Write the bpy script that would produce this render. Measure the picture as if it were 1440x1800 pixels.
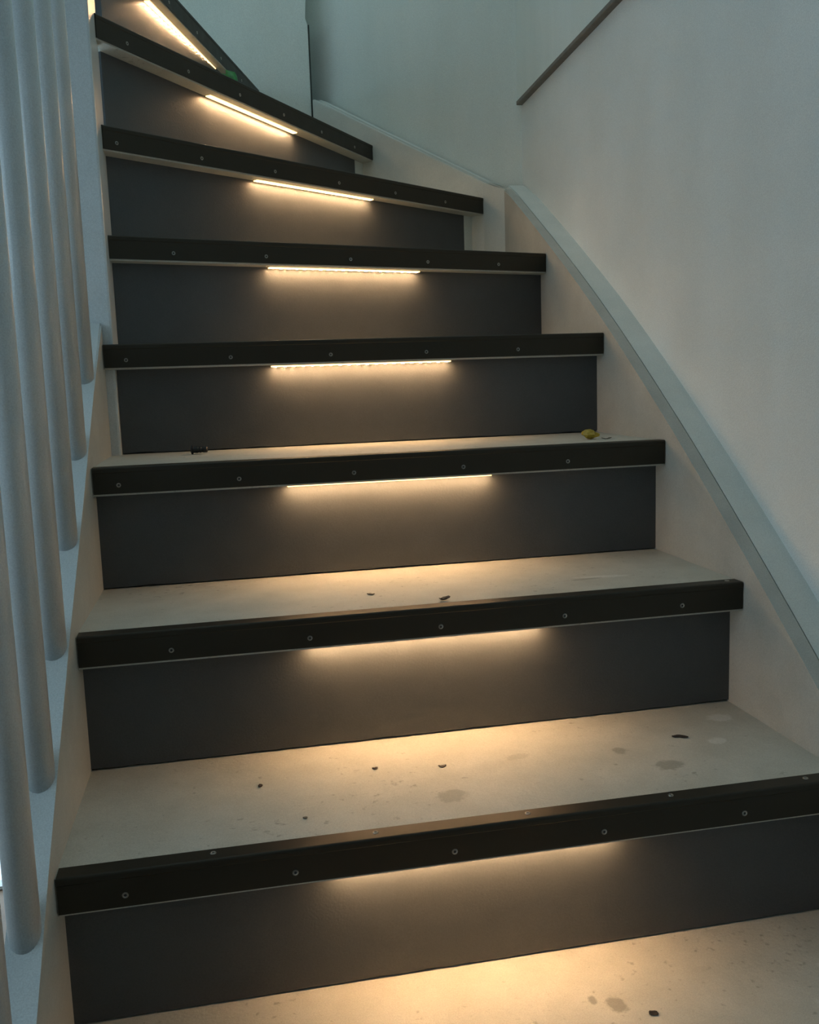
import bpy, bmesh, math, random
from mathutils import Vector, Matrix
random.seed(7)
for o in list(bpy.data.objects):
    bpy.data.objects.remove(o, do_unlink=True)
scene = bpy.context.scene
COL = scene.collection

# ------------------------------------------------------------------ camera
cam_d = bpy.data.cameras.new('camera')
cam = bpy.data.objects.new('camera', cam_d)
COL.objects.link(cam)
cam_d.sensor_fit = 'HORIZONTAL'
cam_d.sensor_width = 36.0
cam_d.lens = 1668.524 / 1440 * 36.0
cam_d.clip_start = 0.02
r_ = Vector((0.9813, -0.1895, -0.0332)).normalized()
f_ = Vector((0.1832, 0.9732, -0.1393)).normalized()
u_ = r_.cross(f_).normalized()
r_ = f_.cross(u_)
cam.matrix_world = Matrix(((r_.x, u_.x, -f_.x, 0), (r_.y, u_.y, -f_.y, 0), (r_.z, u_.z, -f_.z, 0.6676), (0, 0, 0, 1)))
scene.camera = cam

# ------------------------------------------------------------------ light
world = bpy.data.worlds.new('world')
scene.world = world
world.use_nodes = True
bg = world.node_tree.nodes['Background']
bg.inputs[0].default_value = (0.60, 0.80, 0.82, 1)
bg.inputs[1].default_value = 1.05

WINDOW_SKY = (0.62, 0.84, 1.0)
WINDOW_STRENGTH = 2.5           # daylight behind the glazing
LED_COLOR = (1.0, 0.66, 0.29)
LED_BODY, LED_DIODE = 3.0, 600.0

vs = scene.view_settings
vs.view_transform = 'Standard'
vs.look = 'None'
vs.exposure = 0.0
vs.gamma = 1.0
vs.use_curve_mapping = False

# ------------------------------------------------------------------ helpers
def lin(c):
    return tuple((x / 12.92 if x <= 0.04045 else ((x + 0.055) / 1.055) ** 2.4) for x in c)

def link(o, parent=None):
    COL.objects.link(o)
    if parent is not None:
        o.parent = parent
    return o

def empty(name, loc=(0, 0, 0)):
    o = bpy.data.objects.new(name, None)
    o.location = loc
    o.empty_display_size = 0.05
    return link(o)

def tag(o, label=None, cat=None, group=None, kind=None):
    if label: o['label'] = label
    if cat: o['category'] = cat
    if group: o['group'] = group
    if kind: o['kind'] = kind
    return o

def bm_obj(name, bm, mat, parent=None, smooth=False, loc=None):
    bmesh.ops.recalc_face_normals(bm, faces=bm.faces)
    me = bpy.data.meshes.new(name)
    bm.to_mesh(me); bm.free()
    me.materials.append(mat)
    if smooth:
        for p in me.polygons: p.use_smooth = True
    o = bpy.data.objects.new(name, me)
    if loc is not None:
        o.location = loc
    return link(o, parent)

def add_prism(bm, pts, z0, z1):
    """vertical prism over plan polygon pts; z0/z1 number or list per point"""
    n = len(pts)
    a = z0 if isinstance(z0, (list, tuple)) else [z0] * n
    b = z1 if isinstance(z1, (list, tuple)) else [z1] * n
    lo = [bm.verts.new((p[0], p[1], a[i])) for i, p in enumerate(pts)]
    hi = [bm.verts.new((p[0], p[1], b[i])) for i, p in enumerate(pts)]
    bm.faces.new(lo); bm.faces.new(hi)
    for i in range(n):
        j = (i + 1) % n
        bm.faces.new((lo[i], lo[j], hi[j], hi[i]))

def add_box(bm, x0, x1, y0, y1, z0, z1):
    add_prism(bm, [(x0, y0), (x1, y0), (x1, y1), (x0, y1)], z0, z1)

def bevel(bm, w, seg=2):
    bmesh.ops.bevel(bm, geom=list(bm.edges), offset=w, segments=seg, affect='EDGES', profile=0.6)

def add_extrude(bm, prof, A, B, n):
    """sweep profile (u along n, v up) from plan+z point A to B; n horizontal normal"""
    a = [bm.verts.new(A + n * p[0] + Vector((0, 0, p[1]))) for p in prof]
    b = [bm.verts.new(B + n * p[0] + Vector((0, 0, p[1]))) for p in prof]
    k = len(prof)
    bm.faces.new(a); bm.faces.new(b)
    for i in range(k):
        j = (i + 1) % k
        bm.faces.new((a[i], a[j], b[j], b[i]))

# ------------------------------------------------------------------ materials
def new_mat(name):
    m = bpy.data.materials.new(name); m.use_nodes = True
    nt = m.node_tree
    return m, nt, nt.nodes['Principled BSDF']

def paint(name, c0, c1, rough=0.5, scale=9.0, bump=0.12, bscale=260.0, spec=0.4, spots=None, speckle=None, streak=1.0, grain=0.12):
    m, nt, b = new_mat(name)
    N, L = nt.nodes, nt.links
    tc = N.new('ShaderNodeTexCoord')
    mp = N.new('ShaderNodeMapping'); mp.inputs['Scale'].default_value = (1, 1, streak)
    L.new(tc.outputs['Object'], mp.inputs[0])
    n1 = N.new('ShaderNodeTexNoise'); n1.inputs['Scale'].default_value = scale; n1.inputs['Detail'].default_value = 6; n1.inputs['Roughness'].default_value = 0.6
    L.new(mp.outputs[0], n1.inputs['Vector'])
    rp = N.new('ShaderNodeValToRGB')
    rp.color_ramp.elements[0].position = 0.32; rp.color_ramp.elements[1].position = 0.68
    rp.color_ramp.elements[0].color = (*c0, 1); rp.color_ramp.elements[1].color = (*c1, 1)
    L.new(n1.outputs['Fac'], rp.inputs[0])
    col = rp.outputs[0]
    def mix(fac, a, color):
        x = N.new('ShaderNodeMix'); x.data_type = 'RGBA'
        L.new(fac, x.inputs[0]); L.new(a, x.inputs[6]); x.inputs[7].default_value = (*color, 1)
        return x.outputs[2]
    if speckle:
        sc, lo, hi, color = speckle
        nz = N.new('ShaderNodeTexNoise'); nz.inputs['Scale'].default_value = sc; nz.inputs['Detail'].default_value = 3
        L.new(tc.outputs['Object'], nz.inputs['Vector'])
        nb = N.new('ShaderNodeTexNoise'); nb.inputs['Scale'].default_value = 5.0
        L.new(tc.outputs['Object'], nb.inputs['Vector'])
        mu = N.new('ShaderNodeMath'); mu.operation = 'MULTIPLY_ADD'; mu.inputs[1].default_value = 0.35
        L.new(nb.outputs['Fac'], mu.inputs[0]); L.new(nz.outputs['Fac'], mu.inputs[2])
        mr = N.new('ShaderNodeMapRange'); mr.inputs[1].default_value = lo; mr.inputs[2].default_value = hi
        mr.inputs[4].default_value = 0.6
        L.new(mu.outputs[0], mr.inputs[0])
        col = mix(mr.outputs[0], col, color)
    for (sx, sy, rx, ry, ang, color, amt) in (spots or []):
        # wobbly paint stain at plan position sx, sy
        wob = N.new('ShaderNodeTexNoise'); wob.inputs['Scale'].default_value = 120.0; wob.inputs['Detail'].default_value = 3
        L.new(tc.outputs['Object'], wob.inputs['Vector'])
        m2 = N.new('ShaderNodeMapping'); m2.vector_type = 'TEXTURE'
        m2.inputs['Location'].default_value = (sx, sy, 0); m2.inputs['Rotation'].default_value = (0, 0, ang); m2.inputs['Scale'].default_value = (rx, ry, 1e3)
        L.new(tc.outputs['Object'], m2.inputs[0])
        ln = N.new('ShaderNodeVectorMath'); ln.operation = 'LENGTH'; L.new(m2.outputs[0], ln.inputs[0])
        ad = N.new('ShaderNodeMath'); ad.operation = 'ADD'; L.new(ln.outputs['Value'], ad.inputs[0]); L.new(wob.outputs['Fac'], ad.inputs[1])
        mr = N.new('ShaderNodeMapRange'); mr.inputs[1].default_value = 1.5; mr.inputs[2].default_value = 1.15; mr.inputs[3].default_value = 0; mr.inputs[4].default_value = amt
        L.new(ad.outputs[0], mr.inputs[0])
        col = mix(mr.outputs[0], col, color)
    if grain > 0:
        gn = N.new('ShaderNodeTexNoise'); gn.inputs['Scale'].default_value = 700; gn.inputs['Detail'].default_value = 2
        L.new(tc.outputs['Object'], gn.inputs['Vector'])
        gm = N.new('ShaderNodeMapRange'); gm.inputs[1].default_value = 0.25; gm.inputs[2].default_value = 0.75; gm.inputs[3].default_value = 1 - grain; gm.inputs[4].default_value = 1 + grain
        L.new(gn.outputs['Fac'], gm.inputs[0])
        gx = N.new('ShaderNodeVectorMath'); gx.operation = 'SCALE'
        L.new(col, gx.inputs[0]); L.new(gm.outputs[0], gx.inputs['Scale']); col = gx.outputs[0]
    L.new(col, b.inputs['Base Color'])
    b.inputs['Roughness'].default_value = rough
    b.inputs['Specular IOR Level'].default_value = spec
    n2 = N.new('ShaderNodeTexNoise'); n2.inputs['Scale'].default_value = bscale; n2.inputs['Detail'].default_value = 4
    L.new(tc.outputs['Object'], n2.inputs['Vector'])
    bp = N.new('ShaderNodeBump'); bp.inputs['Strength'].default_value = bump; bp.inputs['Distance'].default_value = 0.002
    L.new(n2.outputs['Fac'], bp.inputs['Height']); L.new(bp.outputs[0], b.inputs['Normal'])
    return m

def plain(name, c, rough=0.5, metal=0.0, spec=0.5, var=0.12, scale=60.0):
    return paint(name, tuple(x * (1 - var) for x in c), tuple(x * (1 + var) for x in c), rough, scale, 0.05, 500, spec) if metal == 0 else metal_mat(name, c, rough, metal)

def metal_mat(name, c, rough, metal, spec=0.5):
    m, nt, b = new_mat(name)
    N, L = nt.nodes, nt.links
    tc = N.new('ShaderNodeTexCoord')
    n1 = N.new('ShaderNodeTexNoise'); n1.inputs['Scale'].default_value = 30; n1.inputs['Detail'].default_value = 5
    L.new(tc.outputs['Object'], n1.inputs['Vector'])
    mr = N.new('ShaderNodeMapRange'); mr.inputs[3].default_value = rough * 0.8; mr.inputs[4].default_value = rough * 1.25
    L.new(n1.outputs['Fac'], mr.inputs[0]); L.new(mr.outputs[0], b.inputs['Roughness'])
    b.inputs['Base Color'].default_value = (*c, 1); b.inputs['Metallic'].default_value = metal; b.inputs['Specular IOR Level'].default_value = spec
    return m

def emit(name, c, s):
    m, nt, b = new_mat(name)
    b.inputs['Base Color'].default_value = (*c, 1)
    b.inputs['Emission Color'].default_value = (*c, 1)
    b.inputs['Emission Strength'].default_value = s
    return m

GREY, WHITE, DARK = (0.24, 0.23, 0.19), (0.72, 0.72, 0.68), (0.10, 0.085, 0.06)
M_wall = paint('wall_plaster', (0.72, 0.755, 0.73), (0.79, 0.82, 0.795), 0.75, 4.0, 0.35, 420, 0.25)
M_wallb = paint('back_wall_plaster', (0.66, 0.725, 0.69), (0.75, 0.80, 0.765), 0.75, 5.0, 0.3, 380, 0.25, streak=0.25)
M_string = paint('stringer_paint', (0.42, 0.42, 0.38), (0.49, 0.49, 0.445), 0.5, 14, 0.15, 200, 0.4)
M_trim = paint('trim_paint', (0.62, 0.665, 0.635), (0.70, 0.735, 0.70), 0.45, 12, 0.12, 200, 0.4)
M_tread = paint('tread_paint', (0.47, 0.465, 0.405), (0.55, 0.54, 0.475), 0.55, 16, 0.18, 180, 0.35,
    speckle=(95.0, 0.83, 0.93, GREY),
    spots=[(0.512, 1.041, 0.022, 0.016, 0.1, GREY, 0.6), (0.652, 1.172, 0.02, 0.016, 0, WHITE, 0.55), (0.608, 1.097, 0.016, 0.012, 0.3, WHITE, 0.5),
           (0.472, 1.099, 0.012, 0.012, 0, GREY, 0.6), (0.2325, 1.026, 0.022, 0.018, 0.5, GREY, 0.5), (0.34, 1.115, 0.02, 0.01, 0.2, GREY, 0.3),
           (0.531, 1.297, 0.05, 0.008, -0.1, WHITE, 0.5), (0.50, 1.288, 0.03, 0.006, 0.1, GREY, 0.5), (0.372, 0.8745, 0.012, 0.016, 0.4, GREY, 0.75),
           (0.35, 0.888, 0.006, 0.008, 0.0, DARK, 0.5), (0.64, 0.89, 0.03, 0.012, 0.4, WHITE, 0.4), (0.60, 0.82, 0.03, 0.012, -0.4, WHITE, 0.35)])
M_riser = paint('riser_laminate', (0.066, 0.071, 0.074), (0.074, 0.079, 0.082), 0.42, 20, 0.10, 320, 0.4)
M_profile = metal_mat('bronze_aluminium', (0.040, 0.034, 0.024), 0.45, 0.45, 0.3)
M_screw = metal_mat('screw_steel', (0.36, 0.34, 0.30), 0.35, 1.0)
M_recess = plain('screw_recess', (0.02, 0.02, 0.02), 0.6)
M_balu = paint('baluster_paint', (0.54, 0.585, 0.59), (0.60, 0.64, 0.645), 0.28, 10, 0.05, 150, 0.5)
M_floor = paint('hall_floor_wood', (0.20, 0.13, 0.085), (0.27, 0.18, 0.12), 0.5, 6, 0.1, 100, 0.4, streak=1)
M_ceil = paint('ceiling_paint', (0.55, 0.58, 0.57), (0.60, 0.63, 0.62), 0.8, 4, 0.1, 200, 0.2)
M_front_dark = plain('dark_blocker_wall', (0.16, 0.13, 0.10), 0.6)  # dark colour chosen so the unseen wall sends little light to the risers
M_crack_shade = plain('crack_shade', (0.05, 0.06, 0.055), 0.8)  # shadow of the wall crack, put into a dark colour
M_brown = plain('brown_edge_strip', (0.17, 0.15, 0.125), 0.6)
M_frame = plain('window_frame_paint', (0.6, 0.62, 0.62), 0.4)
M_sky = emit('daylight_pane', WINDOW_SKY, WINDOW_STRENGTH)
M_ledbody = emit('led_silicone_glow', LED_COLOR, LED_BODY)
M_leddiode = emit('led_diode_glow', (1.0, 0.60, 0.30), LED_DIODE)
M_ledback = plain('led_backing', (0.55, 0.5, 0.42), 0.5)
M_black = plain('black_plastic', (0.008, 0.008, 0.009), 0.4)
M_yellow = plain('yellow_plastic', (0.42, 0.29, 0.02), 0.4, var=0.3)
M_green = plain('green_tape', (0.035, 0.25, 0.06), 0.45, var=0.35, scale=90)
M_flake = plain('dark_flake', (0.035, 0.025, 0.018), 0.7, var=0.3)
M_chip = plain('grey_chip', (0.10, 0.09, 0.07), 0.7, var=0.3)

# ------------------------------------------------------------------ stair geometry (metres)
H = 0.185          # rise
T = 0.0388         # height of metal edge profile
SOF = T + 0.0028    # underside of the tread below its top
O = 0.0363         # riser set back behind the nosing
W, X0, XN = 0.6979, -0.1963, -0.1795
NOSE = {1: ((X0, 0.9400), (W, 0.9477)), 2: ((X0, 1.1780), (W, 1.1929)), 3: ((X0, 1.4212), (W, 1.4369)), 4: ((X0, 1.6634), (W, 1.6920)),
        5: ((-0.1810, 1.7220), (W, 2.0115)), 6: ((-0.1790, 1.7451), (0.6651, 2.3870)), 7: ((-0.1785, 1.7660), (0.4306, 2.6467)), 8: ((-0.1770, 1.7850), (0.1510, 2.8450))}
for k in range(0, -3, -1):
    NOSE[k] = ((X0, 0.94 + 0.2400 * (k - 1)), (W, 0.9477 + 0.2450 * (k - 1)))
DIAG = [(W, 2.315), (0.6651, 2.3870), (0.4306, 2.6467), (0.290, 2.8030)]

def v2(p): return Vector((p[0], p[1], 0))
def frame(i):
    L, R = v2(NOSE[i][0]), v2(NOSE[i][1])
    d = (R - L); ln = d.length; d.normalize()
    return L, R, d, Vector((-d.y, d.x, 0)), ln

def riser_line(i):
    """plan end points of the riser face of step i"""
    L, R, d, n, ln = frame(i)
    A = L + n * O
    if i <= 3: l = A + d * ((X0 - A.x) / d.x)
    else: l = A + d * ((XN - A.x) / d.x)
    if i <= 5: r = A + d * ((W - A.x) / d.x)
    elif i == 6: r = R + n * O - d * 0.036
    elif i == 7: r = R + n * O - d * 0.040
    else: r = R + n * O
    return l, r

stair = empty('staircase', (0.25, 1.2, -0.555))
tag(stair, 'white painted winder staircase with anthracite risers and dark metal step edges', 'staircase')
SOFF = Vector((0.25, 1.2, -0.555))
def sobj(name, bm, mat, parent=None, smooth=False):
    """part of the staircase: world-space mesh parented to the stair empty"""
    o = bm_obj(name, bm, mat, None, smooth)
    o.parent = parent or stair
    if parent is None:
        o.matrix_parent_inverse = Matrix.Translation(-SOFF)
    return o

# ------------------------------------------------------------------ setting: walls
WX = 0.766
TRZ = lambda y: 1.330 + 0.030 * (2.376 - y)    # the upper wall's lower edge is not quite level
def wall(name, bm, mat): return tag(bm_obj(name, bm, mat), kind='structure')
bm = bmesh.new(); add_prism(bm, [(WX, -1.6), (WX + 0.12, -1.6), (WX + 0.12, 2.381), (WX, 2.381)], -0.555, [TRZ(-1.6), TRZ(-1.6), TRZ(2.381), TRZ(2.381)]); wall('wall_right', bm, M_wall)
bm = bmesh.new(); add_prism(bm, [(WX - 0.013, -1.6), (WX + 0.12, -1.6), (WX + 0.12, 2.376), (WX - 0.013, 2.376)], [TRZ(-1.6) + 0.010, TRZ(-1.6) + 0.010, TRZ(2.376) + 0.010, TRZ(2.376) + 0.010], 2.75); wall('wall_right_upper', bm, M_wallb)
bm = bmesh.new(); add_prism(bm, [(WX - 0.0145, -1.6), (WX + 0.10, -1.6), (WX + 0.10, 2.376), (WX - 0.0145, 2.376)], [TRZ(-1.6), TRZ(-1.6), TRZ(2.376), TRZ(2.376)], [TRZ(-1.6) + 0.0098, TRZ(-1.6) + 0.0098, TRZ(2.376) + 0.0098, TRZ(2.376) + 0.0098]); bevel(bm, 0.0012, 1); tag(bm_obj('trim_1', bm, M_brown), kind='structure')
e = Vector((-0.670, 0.742, 0)); nn = Vector((0.742, 0.670, 0))
P0 = Vector((WX, 2.3815, 0)); P1 = P0 + e * 0.720
bm = bmesh.new()
add_prism(bm, [P0[:2], P1[:2], (P1 + nn * 0.12)[:2], (P0 + nn * 0.12)[:2]], -0.555, 2.75); wall('wall_back_diagonal', bm, M_wallb)
# wall left of the crack: stands a little proud, its plaster corner chipped away higher up
bm = bmesh.new()
xr = 0.286; yb = 2.815
prof = [(-1.3, -0.555), (xr, -0.555), (xr, 1.655), (xr - 0.006, 1.672), (xr - 0.004, 1.70), (xr - 0.001, 1.74), (xr, 2.75), (-1.3, 2.75)]
a = [bm.verts.new((x, yb, z)) for x, z in prof]; b_ = [bm.verts.new((x, yb + 0.12, z)) for x, z in prof]
bm.faces.new(a); bm.faces.new(b_)
for i in range(len(prof)):
    j = (i + 1) % len(prof); bm.faces.new((a[i], a[j], b_[j], b_[i]))
wall('wall_back', bm, M_wallb)
# crack beside it: added dark strip stands in for the gap's shadow
bm = bmesh.new(); add_box(bm, xr, xr + 0.005, yb + 0.004, yb + 0.06, 1.30, 1.657); tag(bm_obj('trim_crack_shade', bm, M_crack_shade), kind='structure')
bm = bmesh.new(); add_box(bm, -2.6, WX + 0.12, -1.6, 3.2, -0.60, -0.555); tag(bm_obj('floor', bm, M_floor), kind='structure')
bm = bmesh.new(); add_prism(bm, [(-2.6, -1.6), (WX + 0.12, -1.6), (WX + 0.12, 0.95), (-0.35, 0.95), (-0.35, 3.2), (-2.6, 3.2)], 2.75, 2.80); tag(bm_obj('ceiling', bm, M_ceil), kind='structure')  # unseen ceiling, front part added to darken the right wall and risers

# hall beside the stairs: glazed openings that let the daylight in
def window(name, origin, ux, wid, z0, z1, nrm, label):
    """frame with mullion and pane; ux horizontal direction, nrm points into the room"""
    ux = Vector(ux); nrm = Vector(nrm); o0 = Vector(origin)
    root = bmesh.new()
    def bar(bm, s0, s1, za, zb, d0, d1):
        p = [o0 + ux * s0 + nrm * d0, o0 + ux * s1 + nrm * d0, o0 + ux * s1 + nrm * d1, o0 + ux * s0 + nrm * d1]
        add_prism(bm, [q[:2] for q in p], za, zb)
    fw = 0.07
    bar(root, 0, fw, z0, z1, 0, 0.06); bar(root, wid - fw, wid, z0, z1, 0, 0.06)
    bar(root, fw, wid - fw, z0, z0 + 0.008, 0, 0.06); bar(root, fw, wid - fw, z1 - fw, z1, 0, 0.06)
    bar(root, wid / 2 - 0.03, wid / 2 + 0.03, z0 + 0.008, z1 - fw, 0, 0.05)
    w = tag(bm_obj(name, root, M_frame), kind='structure')
    for s0, s1 in ((fw, wid / 2 - 0.03), (wid / 2 + 0.03, wid - fw)):
        bm = bmesh.new(); bar(bm, s0, s1, z0 + 0.008, z1 - fw, 0.015, 0.025)
        bm_obj('pane', bm, M_sky, w)
    return w
window('window_1', (-1.75, 2.42, 0), (1, 0, 0), 1.40, -0.553, 1.75, (0, -1, 0), '')
window('window_2', (-2.46, -0.75, 0), (0, 1, 0), 1.7, -0.1, 1.75, (1, 0, 0), '')
# wall around them
bm = bmesh.new(); add_box(bm, -2.6, -1.75, 2.42, 2.52, -0.555, 2.75); add_box(bm, -1.75, -0.35, 2.42, 2.52, 1.75, 2.75); wall('wall_hall_back', bm, M_wall)
bm = bmesh.new()
add_box(bm, -2.6, -2.46, -1.6, -0.75, -0.555, 2.75); add_box(bm, -2.6, -2.46, 0.95, 2.42, -0.555, 2.75)
add_box(bm, -2.6, -2.46, -0.75, 0.95, -0.555, -0.1); add_box(bm, -2.6, -2.46, -0.75, 0.95, 1.75, 2.75)
wall('wall_left', bm, M_wall)
bm = bmesh.new(); add_box(bm, -2.6, WX + 0.12, -1.7, -1.6, -0.555, 2.75); wall('wall_front_blocker', bm, M_front_dark)  # unseen wall behind the camera, added dark to cut light on the risers

# ------------------------------------------------------------------ stringers
def ztop_left(y):
    P = [(-0.2, -0.662), (0.5, -0.13), (0.821, 0.116), (0.932, 0.212), (1.15, 0.385), (1.338, 0.522), (1.521, 0.662), (1.690, 0.780)]
    for (a, za), (b, zb) in zip(P, P[1:]):
        if y <= b: return za + (zb - za) * (y - a) / (b - a)
    return P[-1][1]
bm = bmesh.new()
ys = [0.15, 0.5, 0.821, 0.932, 1.15, 1.338, 1.521, 1.684]
pr = [(y, ztop_left(y)) for y in ys]; lo = [(1.684, 0.30), (0.9, -0.30), (0.56, -0.555), (0.15, -0.555)]
loop = pr + lo
a = [bm.verts.new((X0, y, z)) for y, z in loop]; b_ = [bm.verts.new((X0 - 0.034, y, z)) for y, z in loop]
bm.faces.new(a); bm.faces.new(b_)
for i in range(len(loop)):
    j = (i + 1) % len(loop); bm.faces.new((a[i], a[j], b_[j], b_[i]))
bev = [ed for ed in bm.edges if abs(ed.verts[0].co.x - ed.verts[1].co.x) < 1e-6 and min(v.co.z - ztop_left(v.co.y) for v in ed.verts) > -1e-4]
bmesh.ops.bevel(bm, geom=bev, offset=0.003, segments=2, affect='EDGES')
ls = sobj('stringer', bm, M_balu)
ls.data.materials.append(M_string)          # the stair side takes the duller stringer paint
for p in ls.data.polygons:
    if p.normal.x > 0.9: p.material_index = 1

RT = [(-0.6, -0.98), (0.6, -0.065), (1.016, 0.269), (1.206, 0.420), (1.432, 0.588), (1.725, 0.784), (2.001, 0.936), (2.299, 1.110), (2.315, 1.118)]
def board_along(name, pts, x0, x1, drop, mat, bw=0.002):
    bm = bmesh.new()
    loop = [(y, z) for y, z in pts] + [(y, max(z - drop, -0.555)) for y, z in reversed(pts)]
    a = [bm.verts.new((x0, y, z)) for y, z in loop]; b_ = [bm.verts.new((x1, y, z)) for y, z in loop]
    bm.faces.new(a); bm.faces.new(b_)
    k = len(loop)
    for i in range(k):
        j = (i + 1) % k; bm.faces.new((a[i], a[j], b_[j], b_[i]))
    n = len(pts)
    ed = []
    for lst in (a, b_):
        for i in range(n - 1):
            e_ = bm.edges.get((lst[i], lst[i + 1]))
            if e_: ed.append(e_)
    bmesh.ops.bevel(bm, geom=ed, offset=bw, segments=2, affect='EDGES')
    return sobj(name, bm, mat)
def smooth_poly(P, m=6):
    out = []
    for i in range(len(P) - 1):
        p0, p1, p2, p3 = P[max(i - 1, 0)], P[i], P[i + 1], P[min(i + 2, len(P) - 1)]
        y1, y2 = p1[0], p2[0]
        m1 = (p2[1] - p0[1]) / (p2[0] - p0[0]); m2 = (p3[1] - p1[1]) / (p3[0] - p1[0]); dy = y2 - y1
        for k in range(m):
            t = k / m
            out.append((y1 + dy * t, (2*t**3 - 3*t*t + 1) * p1[1] + (t**3 - 2*t*t + t) * dy * m1 + (-2*t**3 + 3*t*t) * p2[1] + (t**3 - t*t) * dy * m2))
    return out + [P[-1]]
RT2 = smooth_poly([(0.6, -0.072), (1.016, 0.269), (1.206, 0.418), (1.432, 0.584), (1.725, 0.780), (2.001, 0.944), (2.315, 1.118)])
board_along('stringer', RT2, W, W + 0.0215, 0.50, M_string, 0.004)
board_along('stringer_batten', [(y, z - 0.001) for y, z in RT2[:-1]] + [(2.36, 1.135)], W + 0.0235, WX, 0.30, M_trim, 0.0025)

# diagonal stringer with its top ledge
DZ = [1.118, 1.148, 1.338, 1.455]
def diag_board(name, off0, off1, dz, drop, mat, ends=(0, 0)):
    bm = bmesh.new()
    pts = [v2(p) for p in DIAG]
    def shift(off):
        out = []
        for i, p in enumerate(pts):
            out.append(p + nn * off)
        out[0] = out[0] + Vector((0.0, ends[0], 0)); return out
    A, B = shift(off0), shift(off1)
    n = len(pts)
    va = [bm.verts.new((A[i].x, A[i].y, DZ[i] + dz)) for i in range(n)] ; vb = [bm.verts.new((B[i].x, B[i].y, DZ[i] + dz)) for i in range(n)]
    wa = [bm.verts.new((A[i].x, A[i].y, DZ[i] - drop)) for i in range(n)] ; wb = [bm.verts.new((B[i].x, B[i].y, DZ[i] - drop)) for i in range(n)]
    for i in range(n - 1):
        bm.faces.new((va[i], va[i + 1], vb[i + 1], vb[i])); bm.faces.new((wa[i], wa[i + 1], wb[i + 1], wb[i]))
        bm.faces.new((va[i], va[i + 1], wa[i + 1], wa[i])); bm.faces.new((vb[i], vb[i + 1], wb[i + 1], wb[i]))
    bm.faces.new((va[0], vb[0], wb[0], wa[0])); bm.faces.new((va[-1], vb[-1], wb[-1], wa[-1]))
    ed = [bm.edges.get((va[i], va[i + 1])) for i in range(n - 1)]
    bmesh.ops.bevel(bm, geom=ed, offset=0.003, segments=2, affect='EDGES')
    return sobj(name, bm, mat)
diag_board('stringer', 0.0, 0.0215, 0.0, 0.50, M_trim)
diag_board('stringer_batten', 0.0245, 0.064, 0.004, 0.30, M_trim)

# ------------------------------------------------------------------ steps
def tread_poly(i):
    L, R, d, n, ln = frame(i)
    g = 0.0026
    a, b = L + n * g, R + n * g
    if i <= 3 or i < 1:
        L2, R2, d2, n2, _ = frame(i + 1)
        l, r = riser_line(i + 1) if i < 3 else (None, None)
        back = 0.02
        if i == 3:
            A = frame(4)[0] + frame(4)[3] * (O + back)
            return [a, b, Vector((W, A.y + 0.03, 0)), Vector((X0 + 0.0, A.y, 0))]
        return [a, b, r + n2 * back, l + n2 * back]
    if i == 4:
        r = riser_line(5)[1]; l = riser_line(5)[0]
        return [Vector((X0, a.y, 0)), b, r + Vector((0, 0.02, 0)), l + Vector((0.0, 0.02, 0)), Vector((XN, 1.684, 0)), Vector((X0, 1.684, 0))]
    if i == 5:
        l, r = riser_line(6)
        return [a, b, v2(DIAG[0]), v2(DIAG[1]) + e * 0.05, l + Vector((0, 0.02, 0)), l]
    if i == 6:
        l, r = riser_line(7)
        return [a, b, v2(DIAG[2]) + e * 0.05, l + Vector((0, 0.02, 0)), l]
    if i == 7:
        l, r = riser_line(8)
        return [a, b, v2(DIAG[3]), Vector((0.12, 2.813, 0)), l + Vector((0, 0.02, 0)), l]
    if i == 8:
        return [a, Vector((0.141, 2.813, 0)), Vector((-0.9, 2.813, 0)), Vector((-0.9, 2.55, 0)), Vector((-0.2, 1.83, 0)), Vector((-0.177, 1.80, 0))]

def profile_section():
    """angle profile with rounded nose: u back from the front face, v relative to the tread top"""
    pts = [(0.0, -T), (0.0, -0.0085), (-0.0007, -0.0075), (-0.0007, -0.0030)]
    for k in range(5):
        t = math.pi / 2 * k / 4
        pts.append((-0.0007 + 0.0028 * (1 - math.cos(t)), -0.0028 + 0.0028 * math.sin(t)))
    pts += [(0.0225, 0.0), (0.0240, -0.0012), (0.0025, -0.0012), (0.0025, -T)]
    return pts

def screw_mesh():
    bm = bmesh.new()
    R = 0.0034
    rings = [(R, 0.0), (R * 0.92, 0.0007), (R * 0.60, 0.0009), (R * 0.45, 0.0003)]
    seg = 12; prev = None
    for (rr, z) in rings:
        cur = [bm.verts.new((rr * math.cos(2 * math.pi * k / seg), rr * math.sin(2 * math.pi * k / seg), z)) for k in range(seg)]
        if prev:
            for k in range(seg): bm.faces.new((prev[k], prev[(k + 1) % seg], cur[(k + 1) % seg], cur[k]))
        prev = cur
    f = bm.faces.new(prev); f.material_index = 1
    me = bpy.data.meshes.new('screw'); bm.to_mesh(me); bm.free()
    me.materials.append(M_screw); me.materials.append(M_recess)
    return me
SCREW = screw_mesh()
FRONT = {1: 0.067, 2: 0.112, 3: 0.037, 4: 0.037, 5: 0.112, 6: 0.027, 7: 0.079, 8: 0.020}

def nth(k): return ['', 'first', 'second', 'third', 'fourth', 'fifth', 'sixth', 'seventh', 'eighth'][k]

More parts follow.
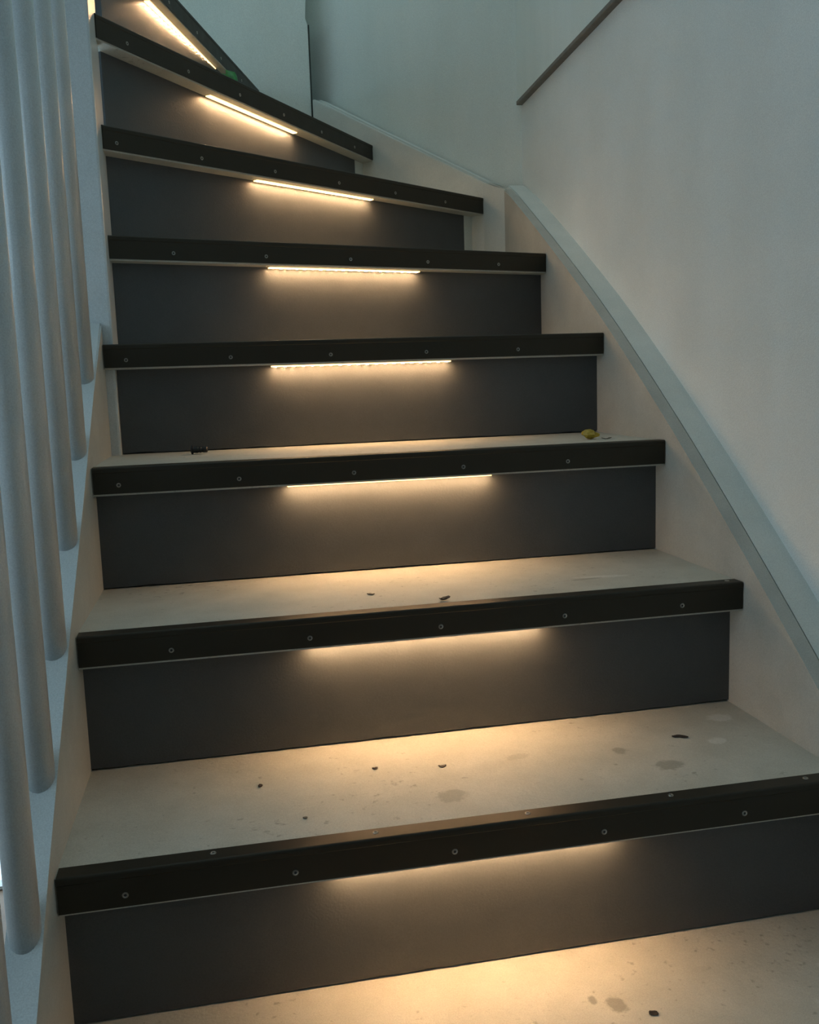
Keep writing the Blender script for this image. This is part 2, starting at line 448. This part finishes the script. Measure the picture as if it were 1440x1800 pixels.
for i in range(-2, 9):
    L, R, d, n, ln = frame(i)
    zt = i * H
    # tread
    bm = bmesh.new(); add_prism(bm, [p[:2] for p in tread_poly(i)], zt - SOF, zt - 0.0012)
    sobj('tread', bm, M_tread)
    # riser panel with a slightly ragged lower edge
    l, r = riser_line(i)
    if i == 8: r = Vector((0.128, 2.812, 0))
    dd = (r - l); rl = dd.length; dd.normalize(); rn = Vector((-dd.y, dd.x, 0))
    bm = bmesh.new()
    k = 46; cols = []
    for s in range(k + 1):
        p = l + dd * (rl * s / k)
        zb = (i - 1) * H + (0.0006 + 0.0016 * random.random() ** 2 if i > 0 else 0)
        q = p + rn * 0.010
        cols.append([bm.verts.new((p.x, p.y, zb)), bm.verts.new((p.x, p.y, zt - SOF)), bm.verts.new((q.x, q.y, zt - SOF)), bm.verts.new((q.x, q.y, zb))])
    for s in range(k):
        A, B = cols[s], cols[s + 1]
        for m in range(4): bm.faces.new((A[m], A[(m + 1) % 4], B[(m + 1) % 4], B[m]))
    bm.faces.new(cols[0]); bm.faces.new(cols[-1])
    sobj('riser_panel', bm, M_riser)
    bm = bmesh.new()
    p0, p1 = l + rn * 0.0105, r + rn * 0.0105
    add_prism(bm, [p0[:2], p1[:2], (p1 + rn * 0.012)[:2], (p0 + rn * 0.012)[:2]], (i - 1) * H - 0.0012, zt - SOF)
    sobj('riser_board', bm, M_riser)
    if i in (6, 7):   # white filler closing the riser against the diagonal stringer
        bm = bmesh.new()
        p0, p1 = r - dd * 0.0, v2(NOSE[i][1]) + n * O + dd * 0.012
        add_prism(bm, [p0[:2], p1[:2], (p1 + rn * 0.01)[:2], (p0 + rn * 0.01)[:2]], (i - 1) * H - 0.001, zt - SOF)
        sobj('riser_filler', bm, M_trim)
    # metal edge profile
    bm = bmesh.new()
    A = Vector((L.x, L.y, zt)) + d * 0.0015; B = Vector((R.x, R.y, zt)) - d * (0.0015 if i < 8 else 0.03)
    add_extrude(bm, profile_section(), A, B, n)
    pf = sobj('edge_profile', bm, M_profile)
    if i < 1: continue
    pos = []
    s = FRONT[i]
    while s < ln - 0.02:
        pos.append((s, 'f')); s += 0.1722 if i < 6 else 0.1765
    if i == 1:
        s = 0.156
        while s < ln - 0.02: pos.append((s, 't')); s += 0.1715
    elif i == 2:
        pos.append((0.876, 't'))
    for (s, side) in pos:
        o = bpy.data.objects.new('screw', SCREW)
        COL.objects.link(o); o.parent = pf
        if side == 'f':
            P = L + d * s + Vector((0, 0, zt - 0.0265))
            z = -n; x = d
        else:
            P = L + d * s + n * 0.0135 + Vector((0, 0, zt)); z = Vector((0, 0, 1)); x = d
        y = z.cross(x)
        Mx = Matrix(((x.x, y.x, z.x, P.x), (x.y, y.y, z.y, P.y), (x.z, y.z, z.z, P.z), (0, 0, 0, 1)))
        o.matrix_local = Mx

# ------------------------------------------------------------------ LED strips under the nosings
LED = {1: (0.283, 0.610), 2: (0.283, 0.605), 3: (0.280, 0.606), 4: (0.278, 0.605), 5: (0.297, 0.622), 6: (0.348, 0.682), 7: (0.352, 0.700), 8: (0.312, 0.745)}
where = {1: 'lowest of the eight, under the bottom nosing', 2: 'under the second nosing from the bottom', 3: 'under the third nosing from the bottom', 4: 'under the fourth nosing from the bottom',
         5: 'under the fifth nosing from the bottom', 6: 'under the sixth nosing from the bottom', 7: 'under the long slanting nosing below the green scrap', 8: 'topmost, steeply slanting under the uppermost nosing'}
for i, (s0, s1) in LED.items():
    L, R, d, n, ln = frame(i)
    c = L + d * ((s0 + s1) / 2) + n * (O - 0.0125)
    z = i * H - SOF
    root = empty('led_strip', (c.x, c.y, z))
    root.rotation_euler = (0, 0, math.atan2(d.y, d.x))
    tag(root, 'glowing warm white LED strip ' + where[i], 'light strip', 'LED strips under the stair nosings')
    hl = (s1 - s0) / 2
    bm = bmesh.new(); add_box(bm, -hl, hl, -0.0050, 0.0090, -0.0010, 0.0); bm_obj('backing_tape', bm, M_ledback, root)
    bm = bmesh.new(); add_box(bm, -hl + 0.001, hl - 0.001, -0.0045, 0.0085, -0.0034, -0.0010); bevel(bm, 0.0008, 1); bm_obj('silicone_cover', bm, M_ledbody, root)
    bm = bmesh.new(); nd = 20
    for k in range(nd):
        x = -hl + (k + 0.5) * 2 * hl / nd
        add_box(bm, x - 0.0022, x + 0.0022, -0.0022, 0.0022, -0.0035, -0.0030)
    tag(bm_obj('diodes', bm, M_leddiode, root), kind='stuff')

# ------------------------------------------------------------------ balustrade
bal = empty('balustrade', (-0.213, 1.3, 0.5))
tag(bal, 'white balustrade of round balusters and a square newel post on the left stringer', 'balustrade')
BOFF = Vector((-0.213, 1.3, 0.5))
def bobj(name, bm, mat, smooth=False):
    o = bm_obj(name, bm, mat, bal, smooth); o.matrix_parent_inverse = Matrix.Translation(-BOFF); return o
BY = [0.8800, 1.0030, 1.1330, 1.2730, 1.4140, 1.5545]
slope = 0.775
for k, y0 in enumerate([0.62, 0.75] + BY):
    bm = bmesh.new(); seg = 28; R = 0.0150; xc = -0.2135
    z1 = ztop_left(y0) + 0.86
    lo, hi = [], []
    for s in range(seg):
        a_ = 2 * math.pi * s / seg
        x, y = xc + R * math.cos(a_), y0 + R * math.sin(a_)
        lo.append(bm.verts.new((x, y, ztop_left(y) - 0.0005))); hi.append(bm.verts.new((x, y, z1 + slope * (y - y0))))
    bm.faces.new(lo); bm.faces.new(hi)
    for s in range(seg):
        bm.faces.new((lo[s], lo[(s + 1) % seg], hi[(s + 1) % seg], hi[s])).smooth = True
    bobj('baluster', bm, M_balu)
bm = bmesh.new(); add_box(bm, -0.245, XN - 0.0005, 1.685, 1.80, 0.20, 2.05); bevel(bm, 0.004, 2); bobj('newel_post', bm, M_balu)
bm = bmesh.new()
hp = [(0.55, ztop_left(0.55) + 0.86), (1.684, ztop_left(1.684) + 0.86)]
sec = [(-0.025, 0), (0.025, 0), (0.03, 0.02), (0.02, 0.045), (-0.02, 0.045), (-0.03, 0.02)]
a = [bm.verts.new((-0.2135 + u, hp[0][0], hp[0][1] + v)) for u, v in sec]; b_ = [bm.verts.new((-0.2135 + u, hp[1][0], hp[1][1] + v)) for u, v in sec]
bm.faces.new(a); bm.faces.new(b_)
for i in range(6): bm.faces.new((a[i], a[(i + 1) % 6], b_[(i + 1) % 6], b_[i]))
bobj('handrail', bm, M_balu)

# ------------------------------------------------------------------ small things left on the steps
def flake(name, loc, length, width, mat, label, cat, rot=0.0, curl=0.3, thick=0.0008, seed=0, group=None):
    """small curled irregular flake resting on loc"""
    rnd = random.Random(seed)
    bm = bmesh.new(); nx, ny = 7, 4
    top, bot = [], []
    for i in range(nx):
        rt, rb = [], []
        for j in range(ny):
            u = i / (nx - 1) - 0.5; v = j / (ny - 1) - 0.5
            wv = width * math.sqrt(max(0.12, 1 - (1.9 * u) ** 2)) * (0.85 + 0.3 * rnd.random())
            x = u * length; y = v * wv + length * 0.12 * math.sin(u * 5 + seed)
            zz = curl * length * (u * u * 1.6 + (v * wv / max(length, 1e-6)) ** 2 * 2) * (0.7 + 0.5 * rnd.random())
            rt.append(bm.verts.new((x, y, zz + thick))); rb.append(bm.verts.new((x, y, zz)))
        top.append(rt); bot.append(rb)
    for i in range(nx - 1):
        for j in range(ny - 1):
            bm.faces.new((top[i][j], top[i + 1][j], top[i + 1][j + 1], top[i][j + 1]))
            bm.faces.new((bot[i][j], bot[i][j + 1], bot[i + 1][j + 1], bot[i + 1][j]))
    for i in range(nx - 1):
        for j in (0, ny - 1): bm.faces.new((top[i][j], top[i + 1][j], bot[i + 1][j], bot[i][j]))
    for j in range(ny - 1):
        for i in (0, nx - 1): bm.faces.new((top[i][j], top[i][j + 1], bot[i][j + 1], bot[i][j]))
    mz = min(v.co.z for v in bm.verts)
    for v in bm.verts: v.co.z -= mz
    o = bm_obj(name, bm, mat, None, True, loc); o.rotation_euler = (0, 0, rot)
    tag(o, label, cat, group)
    return o
ZT = lambda i: i * H - 0.0012
flake('dried_leaf', (0.2735, 1.2215, 2 * H), 0.016, 0.010, M_flake, 'dark curled leaf scrap on the second metal step edge from the bottom', 'leaf', 0.5, 0.6, seed=2)
flake('debris_flake', (0.184, 1.292, ZT(2)), 0.011, 0.007, M_chip, 'brown flake in the glow of the second tread, left of a leaf scrap', 'flake', -0.2, 0.3, seed=3)
flake('debris_flake', (0.157, 1.126, ZT(1)), 0.007, 0.005, M_flake, 'tiny dark flake behind the bottom metal edge, left of a similar one', 'flake', 0.3, 0.3, seed=4)
flake('debris_flake', (0.240, 1.110, ZT(1)), 0.010, 0.005, M_flake, 'small dark flake in the warm glow behind the bottom metal edge', 'flake', -0.1, 0.3, seed=5)
flake('debris_flake', (0.014, 1.111, ZT(1)), 0.006, 0.006, M_flake, 'dark crumb on the left part of the tread behind the bottom metal edge', 'flake', 0.6, 0.4, seed=6)
flake('wood_splinter', (0.566, 1.120, ZT(1)), 0.021, 0.009, M_flake, 'dark teardrop splinter at the right end of the tread behind the bottom metal edge', 'splinter', -0.35, 0.2, seed=8)
flake('debris_flake', (0.403, 0.852, ZT(0)), 0.009, 0.008, M_flake, 'round brown crumb on the lowest visible tread at the picture bottom', 'flake', 0.2, 0.3, seed=9)
flake('debris_flake', (0.060, 1.012, ZT(1)), 0.005, 0.004, M_chip, 'faint grey crumb closest to the bottom metal edge, left of the middle', 'flake', 0.2, 0.3, seed=10)

# black wall plug lying on the third step
plug = empty('wall_plug', (-0.050, 1.628, ZT(3) + 0.0075))
plug.rotation_euler = (0, 0, -0.12); plug.scale = (1.0, 1.3, 1.3)
tag(plug, 'small black plastic wall plug lying against the third tread riser', 'wall plug')
def lathe_x(name, prof, mat, parent, seg=16):
    bm = bmesh.new(); prev = None; rings = []
    for (x, r) in prof:
        rings.append([bm.verts.new((x, r * math.cos(2 * math.pi * k / seg), r * math.sin(2 * math.pi * k / seg))) for k in range(seg)])
    for A, B in zip(rings, rings[1:]):
        for k in range(seg): bm.faces.new((A[k], A[(k + 1) % seg], B[(k + 1) % seg], B[k]))
    bm.faces.new(rings[0]); bm.faces.new(rings[-1])
    return bm_obj(name, bm, mat, parent, False)
lathe_x('shaft', [(-0.008, 0.0042), (0.0, 0.0042), (0.001, 0.0036), (0.005, 0.0042), (0.006, 0.0036), (0.010, 0.0042), (0.0145, 0.0040), (0.0155, 0.0030)], M_black, plug)
lathe_x('collar', [(-0.0115, 0.0050), (-0.0110, 0.0058), (-0.0085, 0.0058), (-0.0080, 0.0045)], M_black, plug)

# crumpled yellow scrap on the third step, right
def crumple(name, loc, sx, sy, sz, mat, label, cat, seed, rot=0.0):
    rnd = random.Random(seed)
    bm = bmesh.new(); bmesh.ops.create_icosphere(bm, subdivisions=2, radius=1.0)
    for v in bm.verts:
        k = 0.65 + 0.6 * rnd.random()
        v.co = Vector((v.co.x * sx * k, v.co.y * sy * k, v.co.z * sz * (0.6 + 0.7 * rnd.random())))
    mz = min(v.co.z for v in bm.verts)
    for v in bm.verts: v.co.z -= mz
    o = bm_obj(name, bm, mat, None, False, loc); o.rotation_euler = (0, 0, rot)
    return tag(o, label, cat)
crumple('plastic_scrap', (0.612, 1.545, ZT(3)), 0.0155, 0.010, 0.0085, M_yellow, 'crumpled yellow plastic scrap on the right of the third step', 'plastic scrap', 11, 0.2)
flake('plastic_peel', (0.637, 1.535, ZT(3)), 0.020, 0.007, M_chip, 'thin greyish peel beside the yellow plastic scrap', 'peel', 0.1, 0.25, seed=12)

# green strip curled up behind the slanting seventh edge
def ribbon(name, pts, hts, thick, mat, label, cat, base):
    bm = bmesh.new(); n = len(pts)
    rows = []
    for i, (x, y) in enumerate(pts):
        a_ = pts[max(i - 1, 0)]; b2 = pts[min(i + 1, n - 1)]
        t = Vector((b2[0] - a_[0], b2[1] - a_[1], 0)).normalized(); nr = Vector((-t.y, t.x, 0)) * thick
        z0, z1 = hts[i]
        rows.append([bm.verts.new((x - nr.x, y - nr.y, z0)), bm.verts.new((x - nr.x * .6, y - nr.y * .6, z1)), bm.verts.new((x + nr.x * .6, y + nr.y * .6, z1)), bm.verts.new((x + nr.x, y + nr.y, z0))])
    for A, B in zip(rows, rows[1:]):
        for m in range(4): bm.faces.new((A[m], A[(m + 1) % 4], B[(m + 1) % 4], B[m]))
    bm.faces.new(rows[0]); bm.faces.new(rows[-1])
    bmesh.ops.subdivide_edges(bm, edges=list(bm.edges), cuts=1)
    o = bm_obj(name, bm, mat, None, True, base)
    return tag(o, label, cat)
L, R, d, n, ln = frame(7)
g = lambda s, q: ((L + d * s + n * q).x, (L + d * s + n * q).y)
c0 = g(0.435, 0.04)
loc = lambda s, q: (g(s, q)[0] - c0[0], g(s, q)[1] - c0[1])
ribbon('masking_tape_strip', [loc(0.410, 0.055), loc(0.433, 0.048), loc(0.471, 0.042), loc(0.446, 0.040), loc(0.471, 0.038), loc(0.471, 0.036), loc(0.478, 0.036)],
       [(0, 0.020), (0, 0.025), (0, 0.030), (0, 0.034), (0, 0.036), (0, 0.034), (0.006, 0.027)], 0.004, M_green,
       'curled green tape strip lying behind the upper slanting step edge', 'tape', (c0[0], c0[1], ZT(7)))
